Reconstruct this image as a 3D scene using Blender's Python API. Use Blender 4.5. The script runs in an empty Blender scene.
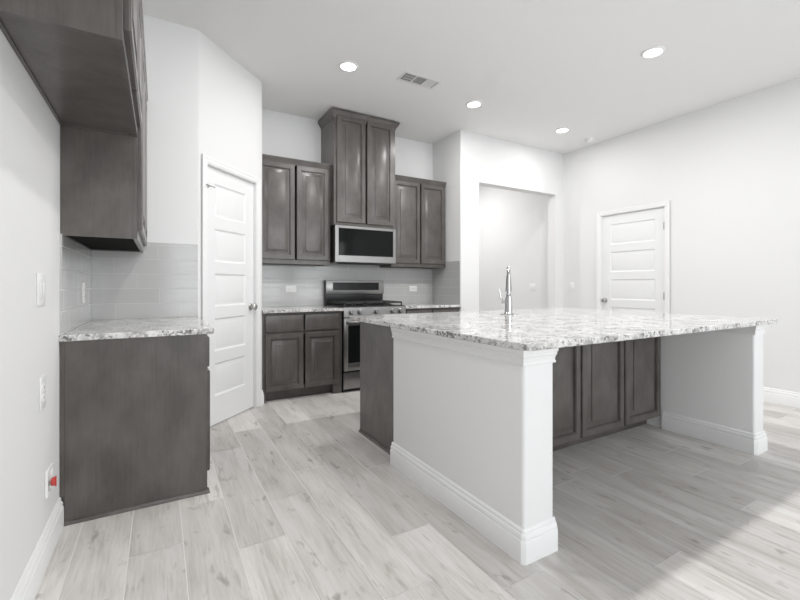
import bpy, bmesh, math, random
from mathutils import Vector, Matrix
random.seed(7)
SC = bpy.context.scene
COL = SC.collection

# ------------------------------------------------------------------ camera
YAW = 0.526
cam = bpy.data.cameras.new('camera')
cam.sensor_width = 36.0
cam.lens = 414.0 / 800.0 * 36.0
cam.shift_y = -14.0 / 800.0
cam.clip_start = 0.05
camo = bpy.data.objects.new('camera', cam)
camo.location = (0, 0, 1.149)
camo.rotation_euler = (math.pi / 2, 0, -YAW)
COL.objects.link(camo)
SC.camera = camo

# ------------------------------------------------------------------ world, light, exposure
CEIL = 3.125
REAR = -3.4
w = bpy.data.worlds.new('daylight')
SC.world = w
w.use_nodes = True
w.node_tree.nodes['Background'].inputs[0].default_value = (0.92, 0.96, 1.0, 1)
w.node_tree.nodes['Background'].inputs[1].default_value = 1.0
SC.view_settings.view_transform = 'Standard'
SC.view_settings.look = 'None'
SC.view_settings.gamma = 1.0
SC.view_settings.use_curve_mapping = False
SC.view_settings.exposure = 0.05
WINDOWS = [(0.15, 1.55), (1.95, 3.35), (3.65, 5.05)]
WZ0, WZ1 = 0.45, 2.55
WINDOW_POWER = 39.0
CAN_POWER = 8.5
for i, (a, b) in enumerate(WINDOWS):
    l = bpy.data.lights.new('window_daylight', 'AREA')
    l.shape = 'RECTANGLE'
    l.size = b - a
    l.size_y = WZ1 - WZ0
    l.energy = WINDOW_POWER
    l.color = (0.945, 0.975, 1.0)
    o = bpy.data.objects.new('window_daylight', l)
    o.location = ((a + b) / 2, REAR - 0.10, (WZ0 + WZ1) / 2)
    o.rotation_euler = (math.pi / 2, 0, 0)      # shines along +Y into the room
    COL.objects.link(o)


# ------------------------------------------------------------------ materials
def mat(name, col, rough=0.5, metal=0.0, spec=0.5, emit=None, coat=0.0):
    m = bpy.data.materials.new(name)
    m.use_nodes = True
    b = m.node_tree.nodes['Principled BSDF']
    b.inputs['Base Color'].default_value = (*col, 1)
    b.inputs['Roughness'].default_value = rough
    b.inputs['Metallic'].default_value = metal
    b.inputs['Specular IOR Level'].default_value = spec
    b.inputs['Coat Weight'].default_value = coat
    if emit:
        b.inputs['Emission Color'].default_value = (*emit[0], 1)
        b.inputs['Emission Strength'].default_value = emit[1]
    return m


class NT:
    """small helper round a node tree"""
    def __init__(s, m):
        s.t = m.node_tree
        s.b = s.t.nodes['Principled BSDF']

    def n(s, typ, **kw):
        nd = s.t.nodes.new(typ)
        for k, v in kw.items():
            setattr(nd, k, v)
        return nd

    def l(s, a, b):
        s.t.links.new(a, b)

    def math(s, op, a, b=None, c=None):
        nd = s.n('ShaderNodeMath', operation=op)
        for i, v in enumerate((a, b, c)):
            if v is None:
                continue
            if isinstance(v, (int, float)):
                nd.inputs[i].default_value = v
            else:
                s.l(v, nd.inputs[i])
        return nd.outputs[0]

    def pos(s):
        return s.n('ShaderNodeNewGeometry').outputs['Position']

    def mapping(s, vec, scale=(1, 1, 1), loc=(0, 0, 0)):
        mp = s.n('ShaderNodeMapping')
        mp.inputs['Scale'].default_value = scale
        mp.inputs['Location'].default_value = loc
        s.l(vec, mp.inputs['Vector'])
        return mp.outputs[0]

    def noise(s, vec, scale, detail=4, rough=0.55, dist=0.0):
        nd = s.n('ShaderNodeTexNoise')
        nd.inputs['Scale'].default_value = scale
        nd.inputs['Detail'].default_value = detail
        nd.inputs['Roughness'].default_value = rough
        nd.inputs['Distortion'].default_value = dist
        s.l(vec, nd.inputs['Vector'])
        return nd.outputs['Fac']

    def ramp(s, fac, stops, interp='LINEAR'):
        nd = s.n('ShaderNodeValToRGB')
        cr = nd.color_ramp
        cr.interpolation = interp
        while len(cr.elements) < len(stops):
            cr.elements.new(0.5)
        for e, (p, c) in zip(cr.elements, stops):
            e.position = p
            e.color = (*c, 1) if isinstance(c, tuple) else (c, c, c, 1)
        s.l(fac, nd.inputs['Fac'])
        return nd.outputs['Color']

    def mix(s, fac, a, b, blend='MIX'):
        nd = s.n('ShaderNodeMix', data_type='RGBA', blend_type=blend)
        for sock, v in ((nd.inputs[0], fac), (nd.inputs[6], a), (nd.inputs[7], b)):
            if isinstance(v, (int, float)):
                sock.default_value = v
            elif isinstance(v, tuple):
                sock.default_value = (*v, 1)
            else:
                s.l(v, sock)
        return nd.outputs[2]

    def bump(s, h, strength, dist=0.002):
        nd = s.n('ShaderNodeBump')
        nd.inputs['Strength'].default_value = strength
        nd.inputs['Distance'].default_value = dist
        s.l(h, nd.inputs['Height'])
        s.l(nd.outputs[0], s.b.inputs['Normal'])


def painted(name, col, rough, bump):
    m = mat(name, col, rough)
    t = NT(m)
    h = t.noise(t.pos(), 55, 3)
    t.bump(h, bump, 0.002)
    return m


M = {}
M['wall'] = painted('painted_drywall', (0.79, 0.79, 0.79), 0.75, 0.12)
M['pony'] = painted('painted_half_wall', (0.83, 0.83, 0.83), 0.6, 0.10)
M['ceiling'] = painted('ceiling_paint', (0.86, 0.858, 0.855), 0.85, 0.15)
M['trim'] = mat('white_trim_paint', (0.86, 0.86, 0.86), 0.38)
M['door'] = mat('white_door_paint', (0.83, 0.835, 0.835), 0.42)
M['plate'] = mat('white_plastic', (0.86, 0.86, 0.855), 0.35)
M['slot'] = mat('dark_slot', (0.05, 0.05, 0.05), 0.6)
M['red'] = mat('red_valve_plastic', (0.55, 0.06, 0.05), 0.4)


def stained(name, lo, hi, rough=0.42):
    m = mat(name, lo, rough)
    t = NT(m)
    p = t.pos()
    g = t.noise(t.mapping(p, (30, 30, 2.2)), 3.0, 6, 0.6, 0.4)
    b = t.noise(t.mapping(p, (3, 3, 2.0)), 2.2, 4)
    f = t.math('ADD', t.math('MULTIPLY', g, 0.3), t.math('MULTIPLY', b, 0.7))
    t.l(t.ramp(f, [(0.36, lo), (0.66, hi)]), t.b.inputs['Base Color'])
    t.bump(g, 0.12, 0.001)
    t.b.inputs['Specular IOR Level'].default_value = 0.25
    t.b.inputs['Coat Weight'].default_value = 0.8
    t.b.inputs['Coat Roughness'].default_value = 0.27
    return m


M['wood'] = stained('grey_stained_wood', (0.066, 0.058, 0.053), (0.118, 0.105, 0.097))
M['wood_shade'] = mat('shaded_cabinet_underside', (0.012, 0.011, 0.011), 0.9, 0, 0.08)  # near-black colour stands in for the shade under the cabinets


def granite():
    m = mat('speckled_granite', (0.7, 0.7, 0.7), 0.07, 0, 0.5)
    t = NT(m)
    p = t.pos()
    base = t.ramp(t.noise(p, 9, 5, 0.6, 0.6), [(0.35, (0.42, 0.41, 0.40)), (0.52, (0.72, 0.71, 0.70)), (0.68, (0.82, 0.815, 0.80))])
    mid = t.ramp(t.noise(p, 48, 4, 0.65, 0.3), [(0.38, 1.0), (0.47, 0.0)])
    c = t.mix(t.math('MULTIPLY', mid, 0.75), base, (0.27, 0.26, 0.26))
    vor = t.n('ShaderNodeTexVoronoi')
    vor.inputs['Scale'].default_value = 95
    t.l(p, vor.inputs['Vector'])
    sp = t.n('ShaderNodeSeparateColor')
    t.l(vor.outputs['Color'], sp.inputs[0])
    clump = t.ramp(t.noise(p, 16, 3), [(0.46, 0.0), (0.56, 1.0)])
    dk = t.math('MULTIPLY', t.math('GREATER_THAN', sp.outputs[0], 0.56), clump)
    c = t.mix(t.math('MULTIPLY', dk, 0.7), c, (0.045, 0.043, 0.042))
    lt = t.math('GREATER_THAN', sp.outputs[1], 0.82)
    c = t.mix(t.math('MULTIPLY', lt, 0.6), c, (0.86, 0.855, 0.84))
    t.l(c, t.b.inputs['Base Color'])
    return m


M['granite'] = granite()


def tile(name, axis, x0, z0, shift, w=0.407, h=0.106):
    """glazed wall tile, staggered courses; axis 0 = runs along X, 1 = along Y"""
    m = mat(name, (0.5, 0.5, 0.5), 0.12, 0, 0.5)
    t = NT(m)
    s = t.n('ShaderNodeSeparateXYZ')
    t.l(t.pos(), s.inputs[0])
    v = t.math('DIVIDE', t.math('SUBTRACT', s.outputs[2], z0), h)
    row = t.math('FLOOR', v)
    u = t.math('ADD', t.math('DIVIDE', t.math('SUBTRACT', s.outputs[axis], x0), w), t.math('MULTIPLY', row, shift))
    cu = t.math('FLOOR', u)
    fu = t.math('ABSOLUTE', t.math('SUBTRACT', t.math('FRACT', u), 0.5))
    fv = t.math('ABSOLUTE', t.math('SUBTRACT', t.math('FRACT', v), 0.5))
    gu = t.math('GREATER_THAN', fu, 0.5 - 0.0016 / w)
    gv = t.math('GREATER_THAN', fv, 0.5 - 0.0016 / h)
    g = t.math('MAXIMUM', gu, gv)
    wn = t.n('ShaderNodeTexWhiteNoise', noise_dimensions='2D')
    cx = t.n('ShaderNodeCombineXYZ')
    t.l(cu, cx.inputs[0]); t.l(row, cx.inputs[1])
    t.l(cx.outputs[0], wn.inputs['Vector'])
    col = t.ramp(wn.outputs['Value'], [(0.0, (0.495, 0.497, 0.490)), (1.0, (0.53, 0.532, 0.525))])
    col = t.mix(g, col, (0.61, 0.61, 0.60))
    t.l(col, t.b.inputs['Base Color'])
    t.l(t.math('MULTIPLY_ADD', g, 0.5, 0.12), t.b.inputs['Roughness'])
    hgt = t.math('ADD', t.math('MULTIPLY', t.noise(t.pos(), 14, 2), 0.35), t.math('MULTIPLY', g, -0.6))
    t.bump(hgt, 0.25, 0.002)
    return m


def plank():
    m = mat('wood_look_plank_tile', (0.5, 0.5, 0.5), 0.36, 0, 0.45)
    t = NT(m)
    at = t.n('ShaderNodeAttribute', attribute_name='plank_tone')
    sp = t.n('ShaderNodeSeparateColor')
    t.l(at.outputs['Color'], sp.inputs[0])
    cx = t.n('ShaderNodeCombineXYZ')
    t.l(t.math('MULTIPLY', sp.outputs[0], 37.0), cx.inputs[0])
    t.l(t.math('MULTIPLY', sp.outputs[1], 53.0), cx.inputs[1])
    t.l(t.math('MULTIPLY', sp.outputs[2], 9.0), cx.inputs[2])
    va = t.n('ShaderNodeVectorMath', operation='ADD')
    t.l(t.pos(), va.inputs[0]); t.l(cx.outputs[0], va.inputs[1])
    p = va.outputs[0]
    grain = t.noise(t.mapping(p, (22, 1.2, 1)), 3.2, 6, 0.65, 0.8)
    broad = t.noise(t.mapping(p, (4.2, 0.75, 1)), 1.6, 4, 0.55, 1.2)
    f = t.math('ADD', t.math('MULTIPLY', grain, 0.45), t.math('MULTIPLY', broad, 0.55))
    c = t.ramp(f, [(0.30, (0.46, 0.428, 0.397)), (0.44, (0.635, 0.606, 0.575)), (0.58, (0.755, 0.735, 0.708)), (0.74, (0.80, 0.785, 0.762))])
    streak = t.ramp(t.noise(t.mapping(p, (14, 1.5, 1)), 2.2, 4, 0.55, 0.8), [(0.60, 0.0), (0.72, 1.0)])
    c = t.mix(t.math('MULTIPLY', streak, 0.65), c, (0.40, 0.365, 0.335))
    knot = t.ramp(t.noise(t.mapping(p, (7.0, 3.2, 1)), 2.4, 3, 0.5, 0.3), [(0.64, 0.0), (0.76, 1.0)])
    c = t.mix(t.math('MULTIPLY', knot, 0.8), c, (0.34, 0.305, 0.28))
    tone = t.math('MULTIPLY_ADD', sp.outputs[1], 0.22, 0.80)
    tc = t.n('ShaderNodeCombineColor')
    for i in range(3):
        t.l(tone, tc.inputs[i])
    c = t.mix(1.0, c, tc.outputs[0], 'MULTIPLY')
    t.l(c, t.b.inputs['Base Color'])
    t.bump(grain, 0.06, 0.001)
    return m


M['plank'] = plank()
M['grout'] = mat('pale_grout', (0.80, 0.79, 0.775), 0.8)


def brushed(name, col, rough):
    m = mat(name, col, rough, 1.0)
    t = NT(m)
    h = t.noise(t.mapping(t.pos(), (2, 2, 160)), 4, 3)
    t.l(t.math('MULTIPLY_ADD', h, 0.16, rough - 0.06), t.b.inputs['Roughness'])
    return m


M['steel'] = brushed('brushed_stainless_steel', (0.30, 0.297, 0.292), 0.32)
M['chrome'] = mat('polished_chrome', (0.50, 0.50, 0.505), 0.14, 1.0)
M['nickel'] = mat('satin_nickel', (0.50, 0.49, 0.475), 0.28, 1.0)
M['glass'] = mat('black_oven_glass', (0.008, 0.009, 0.009), 0.06, 0, 0.14)
M['black'] = mat('black_enamel', (0.014, 0.014, 0.015), 0.28)
M['iron'] = mat('cast_iron', (0.02, 0.02, 0.021), 0.55)
M['display'] = mat('display_glass', (0.010, 0.010, 0.011), 0.15, 0, 0.25)
M['lens'] = mat('lit_lens', (1, 1, 1), 0.5, emit=((1.0, 0.985, 0.96), 6.0))
M['vent'] = mat('vent_white', (0.74, 0.74, 0.735), 0.5)
M['duct'] = mat('vent_duct_dark', (0.02, 0.021, 0.02), 0.8)


# ------------------------------------------------------------------ mesh building
class MB:
    def __init__(s, mtx=None):
        s.bm = bmesh.new()
        s.m = mtx or Matrix.Identity(4)
        s.slot = 0

    def _v(s, p):
        return s.bm.verts.new(s.m @ Vector(p))

    def _f(s, vs):
        try:
            f = s.bm.faces.new(vs)
            f.material_index = s.slot
            return f
        except ValueError:
            return None

    def box(s, x0, y0, z0, x1, y1, z1, bev=0.0, seg=2, edges='all'):
        c = [(x0, y0, z0), (x1, y0, z0), (x1, y1, z0), (x0, y1, z0), (x0, y0, z1), (x1, y0, z1), (x1, y1, z1), (x0, y1, z1)]
        v = [s._v(p) for p in c]
        fs = [s._f([v[i] for i in q]) for q in ((3, 2, 1, 0), (4, 5, 6, 7), (0, 1, 5, 4), (1, 2, 6, 5), (2, 3, 7, 6), (3, 0, 4, 7))]
        if bev > 0:
            es = set(e for f in fs for e in f.edges)
            if edges == 'vert':
                es = [e for e in es if abs((e.verts[0].co - e.verts[1].co).normalized().z) > 0.9]
            bmesh.ops.bevel(s.bm, geom=list(es), offset=bev, segments=seg, affect='EDGES', profile=0.5)
        return s

    def ring(s, pts):
        return [s._v(p) for p in pts]

    def loft(s, rings, cap0=True, cap1=True, closed=True):
        R = [s.ring(r) for r in rings]
        n = len(R[0])
        for a, b in zip(R, R[1:]):
            for i in range(n if closed else n - 1):
                j = (i + 1) % n
                s._f([a[i], a[j], b[j], b[i]])
        if cap0:
            s._f(list(reversed(R[0])))
        if cap1:
            s._f(R[-1])
        return s

    def cyl(s, p0, p1, r0, r1=None, seg=20):
        r1 = r0 if r1 is None else r1
        return s.tube([p0, p1], [r0, r1], seg)

    def tube(s, path, rad, seg=14):
        P = [Vector(p) for p in path]
        if not isinstance(rad, (list, tuple)):
            rad = [rad] * len(P)
        rings = []
        up = None
        for i, p in enumerate(P):
            d = (P[min(i + 1, len(P) - 1)] - P[max(i - 1, 0)]).normalized()
            if up is None:
                up = Vector((0, 0, 1)) if abs(d.z) < 0.9 else Vector((1, 0, 0))
            a = d.cross(up).normalized()
            b = a.cross(d).normalized()
            up = b
            rings.append([p + (a * math.cos(t) + b * math.sin(t)) * rad[i] for t in [2 * math.pi * k / seg for k in range(seg)]])
        return s.loft(rings)

    def lathe(s, c, axis, prof, seg=28):
        """prof: list of (distance along axis, radius)"""
        d = Vector(axis).normalized()
        c = Vector(c)
        up = Vector((0, 0, 1)) if abs(d.z) < 0.9 else Vector((1, 0, 0))
        a = d.cross(up).normalized()
        b = a.cross(d).normalized()
        rings = []
        for h, r in prof:
            r = max(r, 1e-4)
            rings.append([c + d * h + (a * math.cos(t) + b * math.sin(t)) * r for t in [2 * math.pi * k / seg for k in range(seg)]])
        return s.loft(rings)

    def prism(s, poly, z0, z1):
        return s.loft([[(x, y, z0) for x, y in poly], [(x, y, z1) for x, y in poly]])

    def sweep(s, prof, path):
        """prof: closed list of (outward offset, z); path: plan points, outward is to the right"""
        P = [Vector((x, y)) for x, y in path]
        rings = []
        for i, p in enumerate(P):
            ds = []
            if i > 0:
                ds.append((P[i] - P[i - 1]).normalized())
            if i < len(P) - 1:
                ds.append((P[i + 1] - P[i]).normalized())
            ns = [Vector((d.y, -d.x)) for d in ds]
            n = sum(ns, Vector((0, 0)))
            n = n / n.length
            k = 1.0 / max(0.3, n.dot(ns[0]))
            rings.append([(p.x + n.x * o * k, p.y + n.y * o * k, z) for o, z in prof])
        return s.loft(rings)

    def rect_rings(s, u0, v0, u1, v1, prof, cap=True):
        """nested rectangles in the local XZ plane, outward is -Y; prof: list of (inset, height)"""
        rings = [[(u0 + i, -h, v0 + i), (u1 - i, -h, v0 + i), (u1 - i, -h, v1 - i), (u0 + i, -h, v1 - i)] for i, h in prof]
        return s.loft(rings, cap0=False, cap1=cap)

    def done(s, name, mats, parent=None, smooth=True, recalc=True):
        bm = s.bm
        if recalc:
            bmesh.ops.recalc_face_normals(bm, faces=bm.faces)
        me = bpy.data.meshes.new(name)
        if parent is not None:
            off = Vector((0, 0, 0))
            q = parent
            while q is not None:
                off += Vector(q.location)
                q = q.parent
            for v in bm.verts:
                v.co -= off
        bm.to_mesh(me)
        bm.free()
        for m in (mats if isinstance(mats, (list, tuple)) else [mats]):
            me.materials.append(m)
        if smooth:
            for p in me.polygons:
                p.use_smooth = True
            me.set_sharp_from_angle(angle=math.radians(32))
        o = bpy.data.objects.new(name, me)
        COL.objects.link(o)
        if parent is not None:
            o.parent = parent
        return o


def tag(o, label=None, cat=None, group=None, kind=None):
    if label: o['label'] = label
    if cat: o['category'] = cat
    if group: o['group'] = group
    if kind: o['kind'] = kind
    return o


def thing(name, loc, label, cat, group=None, kind=None):
    o = bpy.data.objects.new(name, None)
    o.empty_display_size = 0.1
    o.location = loc
    COL.objects.link(o)
    return tag(o, label, cat, group, kind)


def frame(O, U, N):
    """local X = along the front, local -Y = outward, Z = up"""
    U = Vector(U).normalized(); N = Vector(N).normalized()
    m = Matrix.Identity(4)
    for i in range(3):
        m[i][0] = U[i]; m[i][1] = -N[i]; m[i][2] = (0, 0, 1)[i]; m[i][3] = O[i]
    return m


# ------------------------------------------------------------------ the setting
XL, XR = -0.415, 5.23          # left and right walls
YP, XP = 3.54, 0.256          # pantry front and its corner
XB, YB = 0.862, 4.76          # pantry side wall, back wall
YC = YP + XB - XP             # end of the angled wall
XJ, YJ = 3.290, 4.14          # jog and hallway wall
HX0, HX1, HZ = 3.591, 5.062, 2.50   # hallway opening
YH = 7.0
T = 0.12

# floor: wood-look planks, each plank a face of one mesh
mb = MB()
bm = mb.bm
lay = bm.loops.layers.color.new('plank_tone')
PW, PLEN, G = 0.207, 1.2, 0.0022
JOINT = {0: 2.087, 1: 2.42, 2: 1.917, 3: 2.26, 4: 2.535, 5: 1.66, 6: 2.36, 7: 1.30, 9: 0.94, 13: 0.96, 12: 1.52}
base = [mb._v(p) for p in ((XL - T, REAR - T, -0.012), (XR + T, REAR - T, -0.012), (XR + T, YH + T, -0.012), (XL - T, YH + T, -0.012))]
mb.slot = 1
f = mb._f(base)
k = -2
gt = [mb._v(p) for p in ((XL - T, REAR - T, -0.0012), (XR + T, REAR - T, -0.0012), (XR + T, YH + T, -0.0012), (XL - T, YH + T, -0.0012))]
mb._f(gt)
for i in range(4):
    mb._f([base[i], base[(i + 1) % 4], gt[(i + 1) % 4], gt[i]])
mb.slot = 0
x = -0.115 - 2 * PW
while x < XR + T:
    r = k
    j = JOINT.get(r, random.uniform(0, PLEN))
    y = j - PLEN * math.ceil((j - REAR) / PLEN)
    while y < YH:
        a, b = max(x + G, XL - T), min(x + PW - G, XR + T)
        c, d = max(y + G, REAR - T), min(y + PLEN - G, YH + T)
        if b > a and d > c:
            ff = mb._f([mb._v(p) for p in ((a, c, 0), (b, c, 0), (b, d, 0), (a, d, 0))])
            col = (random.random(), random.random(), random.random(), 1)
            for lp in ff.loops:
                lp[lay] = col
        y += PLEN
    x += PW
    k += 1
floor = mb.done('floor', [M['plank'], M['grout']], smooth=False, recalc=False)
tag(floor, kind='structure')

tag(MB().box(XL - T, REAR - T, CEIL, XR + T, YH + T, CEIL + 0.1).done('ceiling', M['ceiling']), kind='structure')
tag(MB().box(XL - T, REAR - T, 0, XL, YP + T, CEIL).done('wall_left', M['wall']), kind='structure')

# right wall with its door opening
RD0, RD1, RDH = 2.700, 3.515, 2.098
mb = MB()
mb.box(XR, REAR - T, 0, XR + T, RD0 - 0.004, CEIL)
mb.box(XR, RD1 + 0.004, 0, XR + T, YH + T, CEIL)
mb.box(XR, RD0 - 0.004, RDH + 0.004, XR + T, RD1 + 0.004, CEIL)
tag(mb.done('wall_right', M['wall']), kind='structure')

# pantry: front, angled wall with door opening, side
q = math.sqrt(0.5)
AD = Vector((q, q, 0)); AN = Vector((q, -q, 0)); A0 = Vector((XP, YP, 0))
LA = (XB - XP) / q
PD0, PD1, PDH = 0.098, 0.740, 2.112


def ap(t, n):
    v = A0 + AD * t + AN * n
    return (v.x, v.y)


mb = MB()
mb.prism([(XL, YP), (XP - 0.012, YP), ap(0.012, 0), ap(0.012, -T), (XL, YP + T)], 0, CEIL)
mb.prism([ap(0.012, 0), ap(PD0 - 0.004, 0), ap(PD0 - 0.004, -T), ap(0.012, -T)], 0, CEIL)
mb.prism([ap(PD0 - 0.004, 0), ap(PD1 + 0.004, 0), ap(PD1 + 0.004, -T), ap(PD0 - 0.004, -T)], PDH + 0.004, CEIL)
mb.prism([ap(PD1 + 0.004, 0), ap(LA - 0.012, 0), (XB, YC + 0.012), (XB, YB + T), (XB - T, YB + T), (XB - T, YC + 0.09), ap(PD1 + 0.004, -T)], 0, CEIL)
tag(mb.done('wall_pantry', M['wall']), kind='structure')

tag(MB().box(XB, YB, 0, XJ + T, YB + T, CEIL).done('wall_back', M['wall']), kind='structure')

# hallway wall with the jog return, opening and header
TH = 0.14
mb = MB()
mb.prism([(XJ + 0.012, YJ), (HX0, YJ), (HX0, YJ + TH), (XJ + T, YJ + TH), (XJ + T, YB), (XJ, YB), (XJ, YJ + 0.012), (XJ + 0.0015, YJ + 0.006), (XJ + 0.006, YJ + 0.0015)], 0, CEIL)
mb.box(HX1, YJ, 0, XR, YJ + TH, CEIL)
mb.box(HX0, YJ, HZ, HX1, YJ + TH, CEIL)
tag(mb.done('wall_hallway', M['wall']), kind='structure')
mb = MB()
mb.box(XJ, YB + T, 0, XJ + T, YH + T, CEIL)
mb.box(XJ + T, YH, 0, XR, YH + T, CEIL)
tag(mb.done('wall_hallway_end', M['wall']), kind='structure')

# rear wall with three windows behind the camera
mb = MB()
xs = [XL] + [v for ab in WINDOWS for v in ab] + [XR]
for i in range(0, len(xs), 2):
    mb.box(xs[i], REAR - T, 0, xs[i + 1], REAR, CEIL)
for a, b in WINDOWS:
    mb.box(a, REAR - T, 0, b, REAR, WZ0)
    mb.box(a, REAR - T, WZ1, b, REAR, CEIL)
tag(mb.done('wall_rear', M['wall']), kind='structure')
for i, (a, b) in enumerate(WINDOWS):
    mb = MB()
    y0, y1 = REAR - 0.085, REAR - 0.045
    mb.box(a, y0, WZ0, a + 0.05, y1, WZ1); mb.box(b - 0.05, y0, WZ0, b, y1, WZ1)
    mb.box(a, y0, WZ0, b, y1, WZ0 + 0.05); mb.box(a, y0, WZ1 - 0.05, b, y1, WZ1)
    mb.box(a, y0, 1.48, b, y1, 1.52)
    tag(mb.done('window_%d' % (i + 1), M['trim']), kind='structure')

BASE = [(0, 0), (0.018, 0), (0.018, 0.090), (0.016, 0.094), (0.0125, 0.096), (0.0125, 0.101), (0.015, 0.104), (0.0135, 0.114), (0.009, 0.120), (0.0065, 0.122), (0.0065, 0.126), (0.0085, 0.129), (0.006, 0.136), (0.002, 0.140), (0, 0.140)]


def baseboard(name, *paths, parent=None, h=1.0):
    mb = MB()
    for p in paths:
        mb.sweep([(o, z * h) for o, z in BASE], p)
    o = mb.done(name, M['trim'], parent)
    if parent is None:
        tag(o, kind='structure')
    return o


baseboard('baseboard_left', [(XL, 2.528), (XL, REAR)][::-1])
baseboard('baseboard_right', [(XR, RD0 - 0.078), (XR, REAR)], [(XR, YJ), (XR, RD1 + 0.078)], [(XR, YH), (XR, YJ + TH)])
baseboard('baseboard_hallway', [(XJ + 0.012, YJ), (HX0, YJ), (HX0, YJ + TH)], [(HX1, YJ + TH), (HX1, YJ), (XR - 0.02, YJ)])
baseboard('baseboard_pantry', [ap(PD1 + 0.066, 0), ap(LA, 0)])

# tile backsplashes, fixed to the walls
tb = tile('tile_back', 0, 0.95, 0.918, 0.34)
tp = tile('tile_pantry', 0, -0.27, 0.918, 0.34)
tl = tile('tile_left', 1, 2.72, 0.918, 0.34)
tj = tile('tile_jog', 1, 4.2, 0.918, 0.34)
CT = 0.914
mb = MB()
mb.box(XB, YB - 0.009, CT + 0.001, XJ - 0.0095, YB, 1.43)
tag(mb.done('trim_1', tb), 'grey glazed tile backsplash behind the range', kind='structure')
tag(MB().box(XJ - 0.009, YJ + 0.004, CT + 0.001, XJ, YB, 1.468).done('trim_2', tj), 'grey glazed tile on the short jog wall', kind='structure')
tag(MB().box(XL + 0.0095, YP - 0.009, CT + 0.001, XP - 0.002, YP, 1.468).done('trim_3', tp), 'grey glazed tile beside the pantry door', kind='structure')
tag(MB().box(XL, 2.535, CT + 0.001, XL + 0.009, YP, 1.40).done('trim_4', tl), 'grey glazed tile on the left wall', kind='structure')


# ------------------------------------------------------------------ interior doors
def leaf(mb, wd, ht, th):
    """five-panel door leaf in local X (0..wd), Z (0.012..ht), front face at y=0"""
    zb = 0.012
    ph, rl = 0.272, 0.097
    top = ht - 0.122
    st = 0.115
    zs = [zb]
    for i in range(5):
        zt = top - (4 - i) * (ph + rl)
        zs += [zt - ph, zt]
    zs.append(ht)
    mb.loft([[(0, th, zb), (wd, th, zb), (wd, th, ht), (0, th, ht)], [(0, 0, zb), (wd, 0, zb), (wd, 0, ht), (0, 0, ht)]], cap1=False)

    def quad(x0, z0, x1, z1):
        mb._f(mb.ring([(x0, 0, z0), (x1, 0, z0), (x1, 0, z1), (x0, 0, z1)]))
    quad(0, zb, st, ht)
    quad(wd - st, zb, wd, ht)
    for i in range(0, len(zs), 2):
        quad(st, zs[i], wd - st, zs[i + 1])
    for i in range(5):
        mb.rect_rings(st, zs[1 + 2 * i], wd - st, zs[2 + 2 * i], [(0, 0), (0.006, -0.004), (0.014, -0.009), (0.024, -0.009), (0.040, -0.003), (0.046, -0.002)])


def knob(mb, c, n):
    mb.lathe(c, n, [(0, 0.030), (0.004, 0.031), (0.008, 0.028), (0.010, 0.013), (0.030, 0.011), (0.036, 0.020), (0.044, 0.027), (0.054, 0.028), (0.062, 0.022), (0.066, 0.008)])


def interior_door(name, O, U, N, wd, ht, hinge_left, label, stop=False):
    m = frame(O, U, N)
    root = thing(name, O, label, None, kind='structure')
    mb = MB(m @ Matrix.Translation((0, 0.020, 0)))
    leaf(mb, wd, ht, 0.035)
    mb.done('door_leaf', M['door'], root, recalc=False)
    # casing: two legs and a head, stepped profile
    mb = MB(m)
    cw = 0.060
    rev = 0.006
    for step, (a, b, d) in enumerate(((0, cw, 0.011), (0.012, cw - 0.004, 0.015), (cw - 0.020, cw, 0.018))):
        mb.box(-rev - b, -d, 0, -rev - a, -0.0005, ht + rev + b, 0.002, 1)
        mb.box(wd + rev + a, -d, 0, wd + rev + b, -0.0005, ht + rev + b, 0.002, 1)
        mb.box(-rev - a, -d, ht + rev + a, wd + rev + a, -0.0005, ht + rev + b, 0.002, 1)
    mb.done('casing', M['trim'], root)
    mb = MB(m)
    for x0, x1 in ((-0.0038, -0.0015), (wd + 0.0015, wd + 0.0038)):
        mb.box(x0, 0.0, 0, x1, 0.10, ht + 0.0035)
    mb.box(-0.0015, 0.0, ht + 0.0012, wd + 0.0015, 0.10, ht + 0.0035)
    mb.done('jamb', M['trim'], root)
    kx = wd - 0.045 if hinge_left else 0.045
    mb = MB(m)
    knob(mb, (kx, 0.020, 0.955), (0, -1, 0))
    mb.done('knob', M['nickel'], root)
    hx = 0.0 if hinge_left else wd
    first = None
    for z in (0.20, 1.03, ht - 0.225):
        mb = MB(m)
        mb.cyl((hx, 0.008, z - 0.045), (hx, 0.008, z + 0.045), 0.0075, seg=12)
        mb.box(hx - (0.0035 if hinge_left else 0.018), 0.014, z - 0.042, hx + (0.018 if hinge_left else 0.0035), 0.0195, z + 0.042)
        h = mb.done('hinge', M['nickel'], root)
    if stop:
        mb = MB(m)
        z = ht - 0.168
        mb.tube([(hx - 0.012, -0.022, z), (hx + 0.018, -0.022, z), (hx + 0.060, -0.028, z - 0.003)], 0.0045, 8)
        mb.tube([(hx - 0.012, -0.022, z), (hx - 0.03, -0.022, z)], 0.008, 8)
        mb.cyl((hx, 0.008, z - 0.02), (hx + 0.002, -0.022, z), 0.006, seg=8)
        mb.done('door_stop', M['nickel'], root)
    return root


v = A0 + AD * PD0
interior_door('door_1', (v.x, v.y, 0), AD, AN, PD1 - PD0, PDH, True, 'white five-panel pantry door in the angled wall', True)
interior_door('door_2', (XR, RD1, 0), (0, -1, 0), (-1, 0, 0), RD1 - RD0, RDH, False, 'white five-panel door in the right wall')


# ------------------------------------------------------------------ cabinets
DOORP = [(0, 0.0), (0, 0.014), (0.005, 0.021), (0.046, 0.021), (0.048, 0.017), (0.053, 0.017), (0.056, 0.004), (0.066, 0.003), (0.072, 0.005), (0.102, 0.016), (0.103, 0.021), (0.105, 0.0215)]


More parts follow.
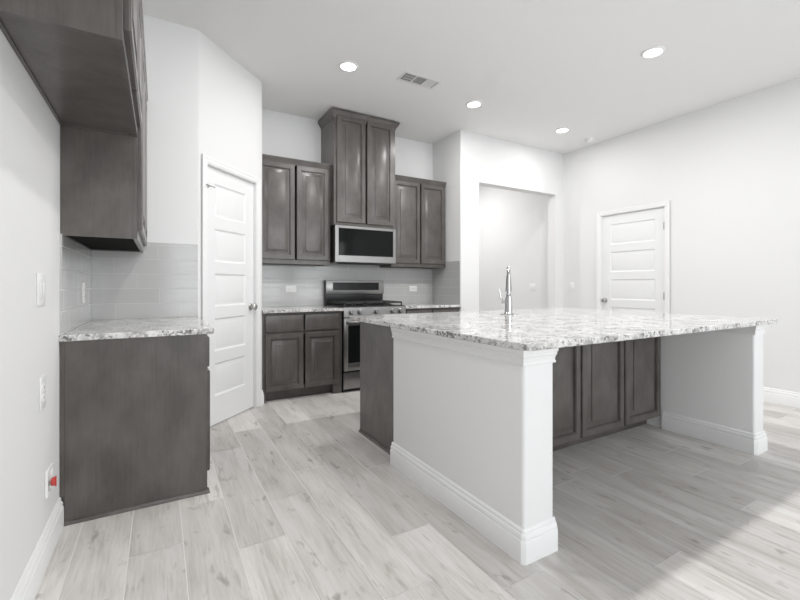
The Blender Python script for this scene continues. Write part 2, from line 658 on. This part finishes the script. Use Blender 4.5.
def cab_door(m, x0, z0, x1, z1, y, parent, name='door'):
    mb = MB(m @ Matrix.Translation((0, y, 0)))
    mb.rect_rings(x0, z0, x1, z1, DOORP)
    mb._f(mb.ring([(x0, 0, z0), (x0, 0, z1), (x1, 0, z1), (x1, 0, z0)]))
    bmesh.ops.remove_doubles(mb.bm, verts=mb.bm.verts, dist=1e-5)
    return mb.done(name, M['wood'], parent)


def drawer_front(m, x0, z0, x1, z1, y, parent):
    mb = MB(m @ Matrix.Translation((0, y, 0)))
    mb.rect_rings(x0, z0, x1, z1, [(0, 0.0), (0, 0.014), (0.003, 0.017), (0.010, 0.019)])
    mb._f(mb.ring([(x0, 0, z0), (x0, 0, z1), (x1, 0, z1), (x1, 0, z0)]))
    bmesh.ops.remove_doubles(mb.bm, verts=mb.bm.verts, dist=1e-5)
    return mb.done('drawer', M['wood'], parent)


def carcass(mb, W, D, z0, z1, stile=0.035, rail_b=0.045, rail_t=0.05, lift=0.02, mids=(), rails=(), under=1):
    """sides, back, top, raised bottom, face frame; local front at y=-D"""
    t = 0.016
    mb.box(0, -D + 0.019, z0, t, -0.001, z1)
    mb.box(W - t, -D + 0.019, z0, W, -0.001, z1)
    mb.box(t, -0.012, z0, W - t, -0.001, z1)
    mb.box(t, -D + 0.019, z1 - t, W - t, -0.012, z1)
    # face frame
    mb.box(0, -D, z0, stile, -D + 0.019, z1, 0.001, 1)
    mb.box(W - stile, -D, z0, W, -D + 0.019, z1, 0.001, 1)
    mb.box(stile, -D, z0, W - stile, -D + 0.019, z0 + rail_b)
    mb.box(stile, -D, z1 - rail_t, W - stile, -D + 0.019, z1)
    for c in mids:
        mb.box(c - 0.022, -D, z0 + rail_b, c + 0.022, -D + 0.019, z1 - rail_t)
    for zz in rails:
        mb.box(stile, -D, zz - 0.02, W - stile, -D + 0.019, zz + 0.02)
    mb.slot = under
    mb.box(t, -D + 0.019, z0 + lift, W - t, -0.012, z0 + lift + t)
    mb.slot = 0


CROWN_S = [(0, 0), (0.004, 0), (0.006, 0.014), (0.014, 0.026), (0.016, 0.038), (0.026, 0.050), (0.028, 0.064), (0, 0.064)]
CROWN_L = [(0, 0), (0.004, 0), (0.006, 0.014), (0.012, 0.022), (0.020, 0.034), (0.034, 0.052), (0.038, 0.066), (0.042, 0.070), (0.042, 0.084), (0, 0.084)]


def crown(m, parent, prof, pts, z):
    """pts: local (x, y) path run so that outward is to the right"""
    mb = MB(m)
    mb.sweep([(o, z + h) for o, h in prof], pts)
    return mb.done('crown_molding', M['wood'], parent)


def upper(name, O, U, N, W, D, z0, z1, label, edges, top, group=None, returns=(False, False), prof=CROWN_S, rail_b=0.045, lift=0.02, under=1):
    m = frame(O, U, N)
    root = thing(name, (O[0], O[1], z0), label, 'cabinet', group)
    mb = MB(m)
    carcass(mb, W, D, z0, z1, rail_b=rail_b, lift=lift, under=under)
    mb.done('body', [M['wood'], M['wood_shade']], root)
    for a, b in edges:
        cab_door(m, a, z0 + rail_b, b, z1 - 0.045, -D - 0.0008, root)
    pts = []
    if returns[0]:
        pts += [(0, -0.002)]
    pts += [(0, -D), (W, -D)]
    if returns[1]:
        pts += [(W, -0.002)]
    crown(m, root, prof, pts, top - prof[-1][1])
    return root


UZ0, UZ1 = 1.388, 2.50
# left-wall uppers (front faces +X)
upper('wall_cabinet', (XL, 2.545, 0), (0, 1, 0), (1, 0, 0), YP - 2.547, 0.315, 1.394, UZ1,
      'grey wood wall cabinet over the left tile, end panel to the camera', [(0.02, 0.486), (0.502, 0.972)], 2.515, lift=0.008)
upper('wall_cabinet', (XL, 1.565, 0), (0, 1, 0), (1, 0, 0), 0.978, 0.315, 1.922, UZ1,
      'short grey wood cabinet high on the left wall nearest the camera', [(0.02, 0.481), (0.497, 0.958)], 2.515, lift=0.006, under=0)
# back-wall uppers
upper('wall_cabinet', (XB + 0.002, YB, 0), (1, 0, 0), (0, -1, 0), 0.806, 0.315, UZ0, UZ1,
      'grey wood wall cabinet between pantry corner and tall cabinet', [(0.012, 0.398), (0.416, 0.780)], 2.517)
upper('wall_cabinet', (2.454, YB, 0), (1, 0, 0), (0, -1, 0), 0.820, 0.315, UZ0, UZ1,
      'grey wood wall cabinet right of the microwave beside the jog wall', [(0.020, 0.414), (0.430, 0.800)], 2.517)
tall = upper('tall_wall_cabinet', (1.670, YB, 0), (1, 0, 0), (0, -1, 0), 0.782, 0.420, 1.832, 3.100,
      'tall grey wood cabinet above the microwave with crown at ceiling', [(0.030, 0.382), (0.400, 0.752)], 3.108, None, (True, True), CROWN_L, 0.03, 0.002)


def base_cabinet(name, O, U, N, W, D, label, doors, drawers=(), feet=(0.05, 0.05), group=None, ztop=0.882, toe=0.075, zd=0.108):
    m = frame(O, U, N)
    root = thing(name, O, label, 'cabinet', group)
    mb = MB(m)
    carcass(mb, W, D, 0.10, ztop, rail_b=0.04, rail_t=0.03, rails=(0.68,) if drawers else ())
    # toe kick board and feet under the end stiles
    mb.box(0.002, -D + toe, 0.0, W - 0.002, -D + toe + 0.015, 0.10)
    if feet[0]:
        mb.box(0, -D + 0.002, 0, feet[0], -D + 0.075, 0.10)
    if feet[1]:
        mb.box(W - feet[1], -D + 0.002, 0, W, -D + 0.075, 0.10)
    mb.done('body', [M['wood'], M['wood_shade']], root)
    for a, b in doors:
        cab_door(m, a, zd, b, 0.672 if drawers else 0.862, -D - 0.0008, root)
    for a, b in drawers:
        drawer_front(m, a, 0.694, b, 0.862, -D - 0.0008, root)
    return root


SHOE = [(0, 0), (0.013, 0), (0.013, 0.006), (0.010, 0.013), (0.005, 0.017), (0, 0.018)]
# left-wall base cabinet with finished end panel
LB0 = 2.530
lb = base_cabinet('base_cabinet', (XL, LB0 + 0.012, 0), (0, 1, 0), (1, 0, 0), YP - LB0 - 0.014, 0.640,
                  'grey wood base cabinet on the left wall with wide plain end panel', [(0.022, 0.485), (0.505, 0.965)], [(0.022, 0.485), (0.505, 0.965)], (0, 0))
mb = MB()
mb.box(XL + 0.019, LB0, 0, XL + 0.644, LB0 + 0.011, 0.882, 0.001, 1)
mb.box(XL + 0.001, LB0, 0.136, XL + 0.019, LB0 + 0.011, 0.882)
mb.done('end_panel', M['wood'], lb)
mb = MB()
mb.sweep(SHOE, [(XL + 0.019, LB0), (XL + 0.644, LB0), (XL + 0.644, LB0 + 0.03)])
mb.done('shoe_molding', M['wood'], lb)

base_cabinet('base_cabinet', (XB + 0.002, YB, 0), (1, 0, 0), (0, -1, 0), 0.832, 0.590,
             'grey wood base cabinet with two drawers between pantry and range', [(0.028, 0.408), (0.424, 0.792)], [(0.028, 0.408), (0.424, 0.792)], (0.035, 0.10))
base_cabinet('base_cabinet', (2.478, YB, 0), (1, 0, 0), (0, -1, 0), 0.797, 0.590,
             'grey wood base cabinet right of the range, mostly hidden by the island', [(0.024, 0.386), (0.402, 0.772)], [(0.024, 0.386), (0.402, 0.772)], (0.05, 0.05))


# ------------------------------------------------------------------ countertops
def rounded(x0, y0, x1, y1, radii, seg=6):
    out = []
    for (cx, cy, r, a0) in ((x0, y0, radii[0], 180), (x1, y0, radii[1], 270), (x1, y1, radii[2], 0), (x0, y1, radii[3], 90)):
        sx = 1 if cx == x0 else -1
        sy = 1 if cy == y0 else -1
        if r <= 0:
            out.append((cx, cy))
            continue
        for k in range(seg + 1):
            a = math.radians(a0 + 90 * k / seg)
            out.append((cx + sx * r + r * math.cos(a), cy + sy * r + r * math.sin(a)))
    return out


def slab(name, poly, label, z0=0.8835, z1=CT, e=0.003):
    mb = MB()

    def inset(p, d):
        n = len(p)
        res = []
        for i in range(n):
            a, b, c = Vector(p[i - 1]), Vector(p[i]), Vector(p[(i + 1) % n])
            d1 = (b - a).normalized(); d2 = (c - b).normalized()
            n1 = Vector((-d1.y, d1.x)); n2 = Vector((-d2.y, d2.x))
            nn = (n1 + n2).normalized()
            res.append(tuple(b + nn * d / max(0.4, nn.dot(n1))))
        return res
    pin = inset(poly, e)
    mb.loft([[(x, y, z0) for x, y in pin], [(x, y, z0 + e) for x, y in poly], [(x, y, z1 - e) for x, y in poly], [(x, y, z1) for x, y in pin]])
    return tag(mb.done(name, M['granite']), label, 'countertop')


slab('countertop', rounded(XL + 0.0005, 2.512, 0.263, YP - 0.0005, (0.0, 0.012, 0, 0)), 'speckled granite countertop on the left base cabinet')
slab('countertop', rounded(XB + 0.001, 4.120, 1.699, YB - 0.0005, (0, 0, 0, 0)), 'speckled granite countertop left of the range')
slab('countertop', rounded(2.476, 4.120, XJ - 0.0005, YB - 0.0005, (0, 0, 0, 0)), 'speckled granite countertop right of the range')

# ------------------------------------------------------------------ island
IX0, IX1 = 1.306, 1.494       # left half wall
JX0, JX1 = 3.517, 3.668       # right half wall
IY0, IY1 = 1.229, 2.346
IF = 1.850                    # seating-side cabinet face
CAPP = [(0, 0.814), (0.007, 0.815), (0.010, 0.820), (0.007, 0.826), (0.004, 0.828), (0.006, 0.838), (0.012, 0.849), (0.019, 0.856), (0.015, 0.858), (0.015, 0.862), (0.023, 0.865), (0.024, 0.883), (0, 0.883)]
cc = 0.005


def half_wall(name, x0, x1, path, label):
    o = MB().box(x0, IY0, 0, x1, IY1, 0.883, 0.016, 4, 'vert').done(name, M['pony'])
    tag(o, label, kind='structure')
    mb = MB(); mb.sweep(BASE, path); mb.done('baseboard', M['trim'], o)
    path2 = [path[0], (x0, IY0), (x1, IY0), path[-1]]
    mb = MB(); mb.sweep([(a * 0.55, b) for a, b in CAPP], path2); mb.done('cap_molding', M['trim'], o)
    return o


half_wall('wall_island_left', IX0, IX1, [(IX0, IY1), (IX0, IY0 + cc), (IX0 + cc, IY0), (IX1 - cc, IY0), (IX1, IY0 + cc), (IX1, IF - 0.022)], 'white half wall at the left end of the island')
half_wall('wall_island_right', JX0, JX1, [(JX0, IF - 0.022), (JX0, IY0 + cc), (JX0 + cc, IY0), (JX1 - cc, IY0), (JX1, IY0 + cc), (JX1, IY1)], 'white half wall at the right end of the island')

HW = (JX0 - IX1 - 0.003) / 2
base_cabinet('island_cabinet', (IX1 + 0.001 + HW, IY1 - 0.001, 0), (1, 0, 0), (0, -1, 0), HW, IY1 - IF,
             'grey wood island cabinet under the overhang beside the right half wall', [(0.006, 0.490), (0.510, 0.985)], (), (0, 0), toe=0.105, zd=0.101)
base_cabinet('island_cabinet', (IX1 + 0.0005, IY1 - 0.001, 0), (1, 0, 0), (0, -1, 0), HW, IY1 - IF,
             'grey wood island cabinet partly hidden behind the left half wall', [(0.035, 0.506), (0.526, HW - 0.012)], (), (0, 0), toe=0.105, zd=0.101)
# kitchen-side end cabinet with its finished end panel
EX, EY1 = 1.368, 2.985
ec = base_cabinet('island_cabinet', (EX + 0.012 + 0.76, IY1 + 0.002, 0), (-1, 0, 0), (0, 1, 0), 0.76, EY1 - IY1 - 0.004,
                  'grey wood island cabinet with plain end panel facing the pantry', [(0.02, 0.372), (0.388, 0.74)], [(0.02, 0.372), (0.388, 0.74)], (0, 0))
mb = MB()
mb.box(EX, IY1 + 0.002, 0, EX + 0.011, EY1, 0.882, 0.001, 1)
mb.done('end_panel', M['wood'], ec)
mb = MB()
mb.sweep(SHOE, [(EX, EY1), (EX, IY1 + 0.003)])
mb.done('shoe_molding', M['wood'], ec)

slab('island_countertop', rounded(1.285, 1.190, 3.805, 3.020, (0.035, 0.035, 0.02, 0.02)), 'large polished speckled granite slab on the island')

# ------------------------------------------------------------------ faucet
FX, FY = 2.486, 2.500
fa = thing('kitchen_faucet', (FX, FY, CT), 'chrome gooseneck pull-down faucet standing on the island granite', 'faucet')
va = math.atan2(FY, FX)
fd = Vector((math.cos(va), math.sin(va), 0))          # spout direction, swung towards the range side
fl = Vector((-fd.y, fd.x, 0))                          # lever side
F0 = Vector((FX, FY, CT))
mb = MB(Matrix.Translation(F0) @ Matrix.Rotation(va - math.pi / 2, 4, 'Z'))
mb.prism(rounded(-0.066, -0.026, 0.066, 0.026, (0.025,) * 4), 0.0003, 0.006)
mb.done('base_plate', M['chrome'], fa)
mb = MB()
mb.lathe(F0, (0, 0, 1), [(0.006, 0.036), (0.012, 0.036), (0.018, 0.031), (0.10, 0.028), (0.135, 0.027), (0.142, 0.021), (0.165, 0.020), (0.172, 0.016)])
mb.done('body', M['chrome'], fa)
mb = MB()
pts = [F0 + Vector((0, 0, 0.165 + 0.02 * i)) for i in range(9)]
R = 0.065
for k in range(1, 13):
    a = math.pi * k / 12
    pts.append(F0 + Vector((0, 0, 0.325)) + fd * (R - R * math.cos(a)) + Vector((0, 0, R * math.sin(a))))
mb.tube(pts, 0.015, 14)
mb.done('spout', M['chrome'], fa)
mb = MB()
mb.lathe(F0 + fd * 2 * R + Vector((0, 0, 0.325)), (0, 0, -1), [(-0.006, 0.0165), (0.02, 0.020), (0.09, 0.024), (0.135, 0.027), (0.138, 0.022)])
mb.done('spray_head', M['chrome'], fa)
mb = MB()
h0 = F0 + Vector((0, 0, 0.105))
mb.tube([h0 + fl * 0.018, h0 + fl * 0.058], 0.013, 14)
mb.tube([h0 + fl * 0.050 + Vector((0, 0, 0.008)), h0 + fl * 0.066 + Vector((0, 0, 0.04)), h0 + fl * 0.074 + Vector((0, 0, 0.105))], [0.008, 0.0065, 0.006], 10)
mb.done('lever', M['chrome'], fa)

# ------------------------------------------------------------------ range
RX0, RX1, RY = 1.7035, 2.4725, 4.135
rg = thing('gas_range', ((RX0 + RX1) / 2, RY + 0.3, 0), 'stainless steel gas range with black cooktop between base cabinets', 'range')
mb = MB()
mb.box(RX0 + 0.002, RY + 0.02, 0.025, RX1 - 0.002, YB - 0.012, 0.905)
for x in (RX0 + 0.05, RX1 - 0.05):
    for y in (RY + 0.08, YB - 0.08):
        mb.cyl((x, y, 0), (x, y, 0.03), 0.02, seg=12)
mb.done('body', M['black'], rg)
mb = MB()
mb.box(RX0, RY, 0.038, RX1, RY + 0.02, 0.212, 0.004)
mb.done('drawer', M['steel'], rg)
mb = MB()
fw = 0.047
mb.box(RX0, RY - 0.012, 0.235, RX0 + fw, RY + 0.02, 0.800, 0.003)
mb.box(RX1 - fw, RY - 0.012, 0.235, RX1, RY + 0.02, 0.800, 0.003)
mb.box(RX0 + fw - 0.001, RY - 0.012, 0.235, RX1 - fw + 0.001, RY + 0.02, 0.318, 0.003)
mb.box(RX0 + fw - 0.001, RY - 0.012, 0.722, RX1 - fw + 0.001, RY + 0.02, 0.800, 0.003)
od = mb.done('oven_door', M['steel'], rg)
mb = MB()
mb.box(RX0 + fw - 0.001, RY - 0.008, 0.317, RX1 - fw + 0.001, RY + 0.018, 0.723)
mb.done('window', M['glass'], od)
mb = MB()
zh = 0.762
pts = [(RX0 + 0.035, RY - 0.012, zh), (RX0 + 0.045, RY - 0.045, zh), (RX0 + 0.075, RY - 0.062, zh), (RX1 - 0.075, RY - 0.062, zh), (RX1 - 0.045, RY - 0.045, zh), (RX1 - 0.035, RY - 0.012, zh)]
mb.tube(pts, 0.0135, 12)
mb.done('handle', M['steel'], od)
mb = MB()
mb.loft([[(RX0, y, z) for y, z in pr] for RX0 in (RX0,) for pr in ([(RY - 0.012, 0.812), (RY + 0.03, 0.812), (RY + 0.03, 0.917), (RY + 0.008, 0.920), (RY - 0.004, 0.915)],)] +
        [[(RX1, y, z) for y, z in [(RY - 0.012, 0.812), (RY + 0.03, 0.812), (RY + 0.03, 0.917), (RY + 0.008, 0.920), (RY - 0.004, 0.915)]]])
mb.done('control_panel', M['steel'], rg)
for x in (0.085, 0.185, 0.385, 0.595, 0.695):
    mb = MB()
    c = Vector((RX0 + x, RY - 0.0095, 0.866))
    mb.lathe(c, (0, -1, 0.08), [(0, 0.031), (0.004, 0.031), (0.006, 0.026), (0.032, 0.023), (0.036, 0.019), (0.0365, 0.003)], 20)
    mb.box(c.x - 0.004, c.y - 0.040, c.z - 0.016, c.x + 0.004, c.y - 0.030, c.z + 0.020, 0.001, 1)
    mb.done('knob', M['steel'], rg)
mb = MB()
mb.box(RX0 + 0.001, RY + 0.010, 0.906, RX1 - 0.001, YB - 0.085, 0.926, 0.004)
mb.done('cooktop', M['black'], rg)
for x, y, r in ((0.16, 0.16, 0.045), (0.16, 0.40, 0.036), (0.385, 0.28, 0.05), (0.61, 0.16, 0.05), (0.61, 0.40, 0.036)):
    mb = MB()
    mb.lathe((RX0 + x, RY + y, 0.9262), (0, 0, 1), [(0, r + 0.012), (0.004, r + 0.012), (0.006, r), (0.014, r), (0.018, r - 0.006)], 20)
    mb.done('burner', M['iron'], rg)
for i in range(3):
    mb = MB()
    a = RX0 + 0.020 + i * 0.2445
    b = a + 0.240
    y0, y1 = RY + 0.035, RY + 0.515
    z0, z1 = 0.952, 0.970
    for yy in (y0, y1 - 0.014):
        mb.box(a, yy, z0, b, yy + 0.014, z1, 0.003, 1)
    for xx in (a, b - 0.014):
        mb.box(xx, y0, z0, xx + 0.014, y1, z1, 0.003, 1)
    mb.box((a + b) / 2 - 0.006, y0, z0, (a + b) / 2 + 0.006, y1, z1, 0.003, 1)
    for yy in (y0 + 0.12, y0 + 0.24, y0 + 0.36):
        mb.box(a, yy - 0.006, z0, b, yy + 0.006, z1, 0.003, 1)
    for xx in (a + 0.002, b - 0.014):
        for yy in (y0 + 0.002, y1 - 0.014):
            mb.box(xx, yy, 0.9262, xx + 0.012, yy + 0.012, z0)
    mb.done('grate', M['iron'], rg)
mb = MB()
GY = YB - 0.080
mb.box(RX0 - 0.003, GY + 0.008, 0.906, RX1 - 0.004, YB - 0.012, 1.216, 0.003)
mb.done('back_riser', M['black'], rg)
mb = MB()
mb.box(RX0 - 0.001, GY - 0.006, 1.050, RX1 + 0.002, GY + 0.0075, 1.217, 0.004)
bg = mb.done('backguard', M['steel'], rg)
mb = MB()
mb.box(RX0 + 0.085, GY - 0.0085, 1.098, RX1 - 0.070, GY - 0.0055, 1.192, 0.001, 1)
mb.done('display', M['display'], bg)

# ------------------------------------------------------------------ microwave
MX0, MX1, MY = 1.680, 2.4505, 4.322
mw = thing('microwave_oven', ((MX0 + MX1) / 2, YB - 0.2, 1.412), 'stainless framed black glass microwave under the tall cabinet', 'microwave')
mb = MB()
mb.box(MX0 + 0.003, MY + 0.03, 1.412, MX1 - 0.003, YB - 0.010, 1.830)
mb.done('body', M['black'], mw)
mb = MB()
z0, z1 = 1.418, 1.828
fl_, fr_, fb, ft = 0.042, 0.036, 0.076, 0.030
mb.box(MX0, MY, z0, MX0 + fl_, MY + 0.03, z1, 0.002, 1)
mb.box(MX1 - fr_, MY, z0, MX1, MY + 0.03, z1, 0.002, 1)
mb.box(MX0 + fl_ - 0.001, MY, z0, MX1 - fr_ + 0.001, MY + 0.03, z0 + fb, 0.002, 1)
mb.box(MX0 + fl_ - 0.001, MY, z1 - ft, MX1 - fr_ + 0.001, MY + 0.03, z1, 0.002, 1)
md = mb.done('door', M['steel'], mw)
mb = MB()
mb.box(MX0 + fl_ - 0.0005, MY + 0.003, z0 + fb - 0.0005, MX1 - fr_ + 0.0005, MY + 0.028, z1 - ft + 0.0005)
mb.done('window', M['glass'], md)
mb = MB()
mb.box(MX0 + 0.10, MY + 0.05, 1.406, MX1 - 0.10, MY + 0.20, 1.4118)
mb.done('vent_grille', M['iron'], mw)


# ------------------------------------------------------------------ wall plates
def plate(name, O, U, N, wd, ht, label, cat, kind, group=None):
    m = frame(O, U, N)
    root = thing(name, O, label, cat, group)
    mb = MB(m)
    mb.box(-wd / 2, -0.006, -ht / 2, wd / 2, -0.0003, ht / 2, 0.002, 2)
    mb.done('cover_plate', M['plate'], root)
    if kind == 'outlet_h':                      # duplex receptacle lying sideways
        for sx in (-1, 1):
            mb = MB(m)
            mb.box(sx * 0.021 - 0.014, -0.0085, -0.017, sx * 0.021 + 0.014, -0.0058, 0.017, 0.003, 2)
            r = mb.done('receptacle', M['plate'], root)
            mb = MB(m)
            for dz in (-0.006, 0.006):
                mb.box(sx * 0.021 - 0.005, -0.0088, dz - 0.0012, sx * 0.021 + 0.004, -0.0084, dz + 0.0012)
            mb.done('slot', M['slot'], r)
    elif kind == 'outlet_v':
        for sz in (-1, 1):
            mb = MB(m)
            mb.box(-0.017, -0.0085, sz * 0.021 - 0.014, 0.017, -0.0058, sz * 0.021 + 0.014, 0.003, 2)
            r = mb.done('receptacle', M['plate'], root)
            mb = MB(m)
            for dx in (-0.006, 0.006):
                mb.box(dx - 0.0012, -0.0088, sz * 0.021 - 0.004, dx + 0.0012, -0.0084, sz * 0.021 + 0.005)
            mb.done('slot', M['slot'], r)
    else:                                       # rocker switches
        n = kind
        for i in range(n):
            c = (i - (n - 1) / 2) * 0.046
            mb = MB(m)
            mb.box(c - 0.0165, -0.009, -0.033, c + 0.0165, -0.0058, 0.033, 0.002, 2)
            mb.done('rocker', M['plate'], root)
    return root


plate('wall_outlet', (1.307, YB - 0.009, 1.116), (1, 0, 0), (0, -1, 0), 0.125, 0.078, 'white sideways outlet on back tile left of the range', 'outlet', 'outlet_h')
plate('wall_outlet', (2.962, YB - 0.009, 1.114), (1, 0, 0), (0, -1, 0), 0.118, 0.078, 'white sideways outlet on back tile right of the range', 'outlet', 'outlet_h')
plate('wall_outlet', (XL + 0.009, 3.16, 1.108), (0, -1, 0), (1, 0, 0), 0.078, 0.125, 'white upright outlet on the left tile above the granite', 'outlet', 'outlet_v')
plate('light_switch', (XL, 2.165, 1.135), (0, -1, 0), (1, 0, 0), 0.120, 0.130, 'white double switch plate on left wall below the high cabinet', 'switch', 2)
plate('wall_outlet', (XL, 2.185, 0.715), (0, -1, 0), (1, 0, 0), 0.080, 0.135, 'white outlet on left wall below the switch plate', 'outlet', 'outlet_v')
plate('light_switch', (XR, 3.985, 1.145), (0, -1, 0), (-1, 0, 0), 0.075, 0.120, 'white single switch on right wall between door and room corner', 'switch', 1)
plate('light_switch', (XR, 4.72, 1.130), (0, -1, 0), (-1, 0, 0), 0.120, 0.120, 'white switch plate inside the hallway opening', 'switch', 2)

# ice-maker water box with its red valve
wb = thing('water_supply_box', (XL, 2.290, 0.26), 'white water supply box with red valve low on left wall', 'valve box')
m = frame((XL, 2.290, 0.316), (0, -1, 0), (1, 0, 0))
mb = MB(m)
for a in ((-0.055, -0.055, -0.042, 0.055), (0.042, -0.055, 0.055, 0.055), (-0.042, -0.055, 0.042, -0.042), (-0.042, 0.042, 0.042, 0.055)):
    mb.box(a[0], -0.010, a[1], a[2], -0.0005, a[3], 0.002, 1)
mb.box(-0.042, -0.002, -0.042, 0.042, -0.0005, 0.042)
mb.done('box_frame', M['plate'], wb)
mb = MB(m)
mb.lathe((0, -0.002, -0.012), (0, -1, 0), [(0, 0.010), (0.006, 0.010), (0.006, 0.007), (0.010, 0.007)], 12)
mb.done('valve_body', M['nickel'], wb)
mb = MB(m)
mb.lathe((0, -0.012, -0.008), (0, -1, 0), [(0, 0.014), (0.003, 0.018), (0.010, 0.018), (0.014, 0.013)], 12)
mb.box(-0.005, -0.030, -0.030, 0.005, -0.024, 0.014, 0.002, 1)
mb.done('valve_handle', M['red'], wb)


# ------------------------------------------------------------------ ceiling fixtures
def can_light(x, y, label, power=None):
    root = thing('recessed_light', (x, y, CEIL), label, 'ceiling light', 'round ceiling lights')
    mb = MB()
    mb.lathe((x, y, CEIL - 0.0005), (0, 0, -1), [(0, 0.090), (0.006, 0.088), (0.010, 0.078), (0.010, 0.070), (0.002, 0.068)], 40)
    mb.done('trim_ring', M['plate'], root)
    mb = MB()
    mb.lathe((x, y, CEIL - 0.003), (0, 0, -1), [(0, 0.0675), (0.003, 0.0675), (0.0045, 0.05)], 40)
    mb.done('lens', M['lens'], root)
    l = bpy.data.lights.new('lamp', 'AREA')
    l.shape = 'DISK'
    l.size = 0.130
    l.energy = power or CAN_POWER
    l.color = (1.0, 0.99, 0.98)
    lo = bpy.data.objects.new('lamp', l)
    lo.location = (0, 0, -0.011)
    lo.parent = root
    COL.objects.link(lo)
    return root


for x, y, lab, *pw in ((0.800, 1.950, 'added unseen ceiling light above the left floor aisle, beyond the top edge', 15.0),  # unseen lamp, added to brighten the left wall and floor
                  (1.467, 3.448, 'lit round ceiling light left of the air vent'),
                  (2.952, 3.484, 'lit round ceiling light right of the air vent'),
                  (4.408, 3.505, 'lit round ceiling light nearest the hallway opening', 6.5),
                  (3.603, 1.951, 'lit round ceiling light over the right end of the island', 24.0),
                  (2.200, 1.930, 'lit round ceiling light cut by the photo top edge', 24.0)):
    can_light(x, y, lab, *pw)

can_light(4.15, 5.75, 'added unseen ceiling light inside the hallway, hidden behind its header', 24.0)  # unseen lamp, added to lift the hallway brightness

vt = thing('air_vent', (2.155, 3.350, CEIL), 'white rectangular air register between two ceiling lights', 'vent')
VX0, VX1, VY0, VY1 = 1.955, 2.360, 3.262, 3.436
mb = MB()
b = 0.024
zt, zb_ = CEIL - 0.0004, CEIL - 0.0055
for a in ((VX0, VY0, VX1, VY0 + b), (VX0, VY1 - b, VX1, VY1), (VX0, VY0 + b, VX0 + b, VY1 - b), (VX1 - b, VY0 + b, VX1, VY1 - b)):
    mb.box(a[0], a[1], zb_, a[2], a[3], zt, 0.002, 1)
s = (VX1 - VX0 - 2 * b) / 3
for i in (1, 2):
    mb.box(VX0 + b + i * s - 0.006, VY0 + b, zb_, VX0 + b + i * s + 0.006, VY1 - b, zt)
mb.done('frame', M['vent'], vt)
mb = MB()
mb.box(VX0 + b, VY0 + b, CEIL - 0.0016, VX1 - b, VY1 - b, CEIL - 0.0004)
mb.done('backing', M['duct'], vt)
for i in range(3):
    mb = MB()
    xa, xb = VX0 + b + i * s + 0.007, VX0 + b + (i + 1) * s - 0.007
    if i == 1:
        n = 8
        for k in range(n):
            yy = VY0 + b + (k + 0.5) * (VY1 - VY0 - 2 * b) / n
            mb.box(xa, yy - 0.0018, CEIL - 0.0042, xb, yy + 0.0018, CEIL - 0.002)
    else:
        n = 8
        wv = 0.0020 if i == 0 else 0.0058
        for k in range(n):
            xx = xa + (k + 0.5) * (xb - xa) / n
            mb.box(xx - wv, VY0 + b, CEIL - 0.0042, xx + wv, VY1 - b, CEIL - 0.002)
        if i == 0:
            for yy in (VY0 + b + 0.04, VY0 + b + 0.085):
                mb.box(xa, yy - 0.002, CEIL - 0.0043, xb, yy + 0.002, CEIL - 0.002)
    mb.done('louver', M['vent'], vt)

sd = thing('smoke_detector', (5.003, 3.530, CEIL), 'small white round smoke detector on ceiling near right wall', 'smoke detector')
mb = MB()
mb.lathe((5.003, 3.530, CEIL - 0.0005), (0, 0, -1), [(0, 0.062), (0.010, 0.062), (0.012, 0.056)], 32)
mb.done('base_ring', M['plate'], sd)
mb = MB()
mb.lathe((5.003, 3.530, CEIL - 0.0125), (0, 0, -1), [(0, 0.055), (0.018, 0.050), (0.026, 0.036), (0.027, 0.012)], 32)
mb.done('cover', M['plate'], sd)
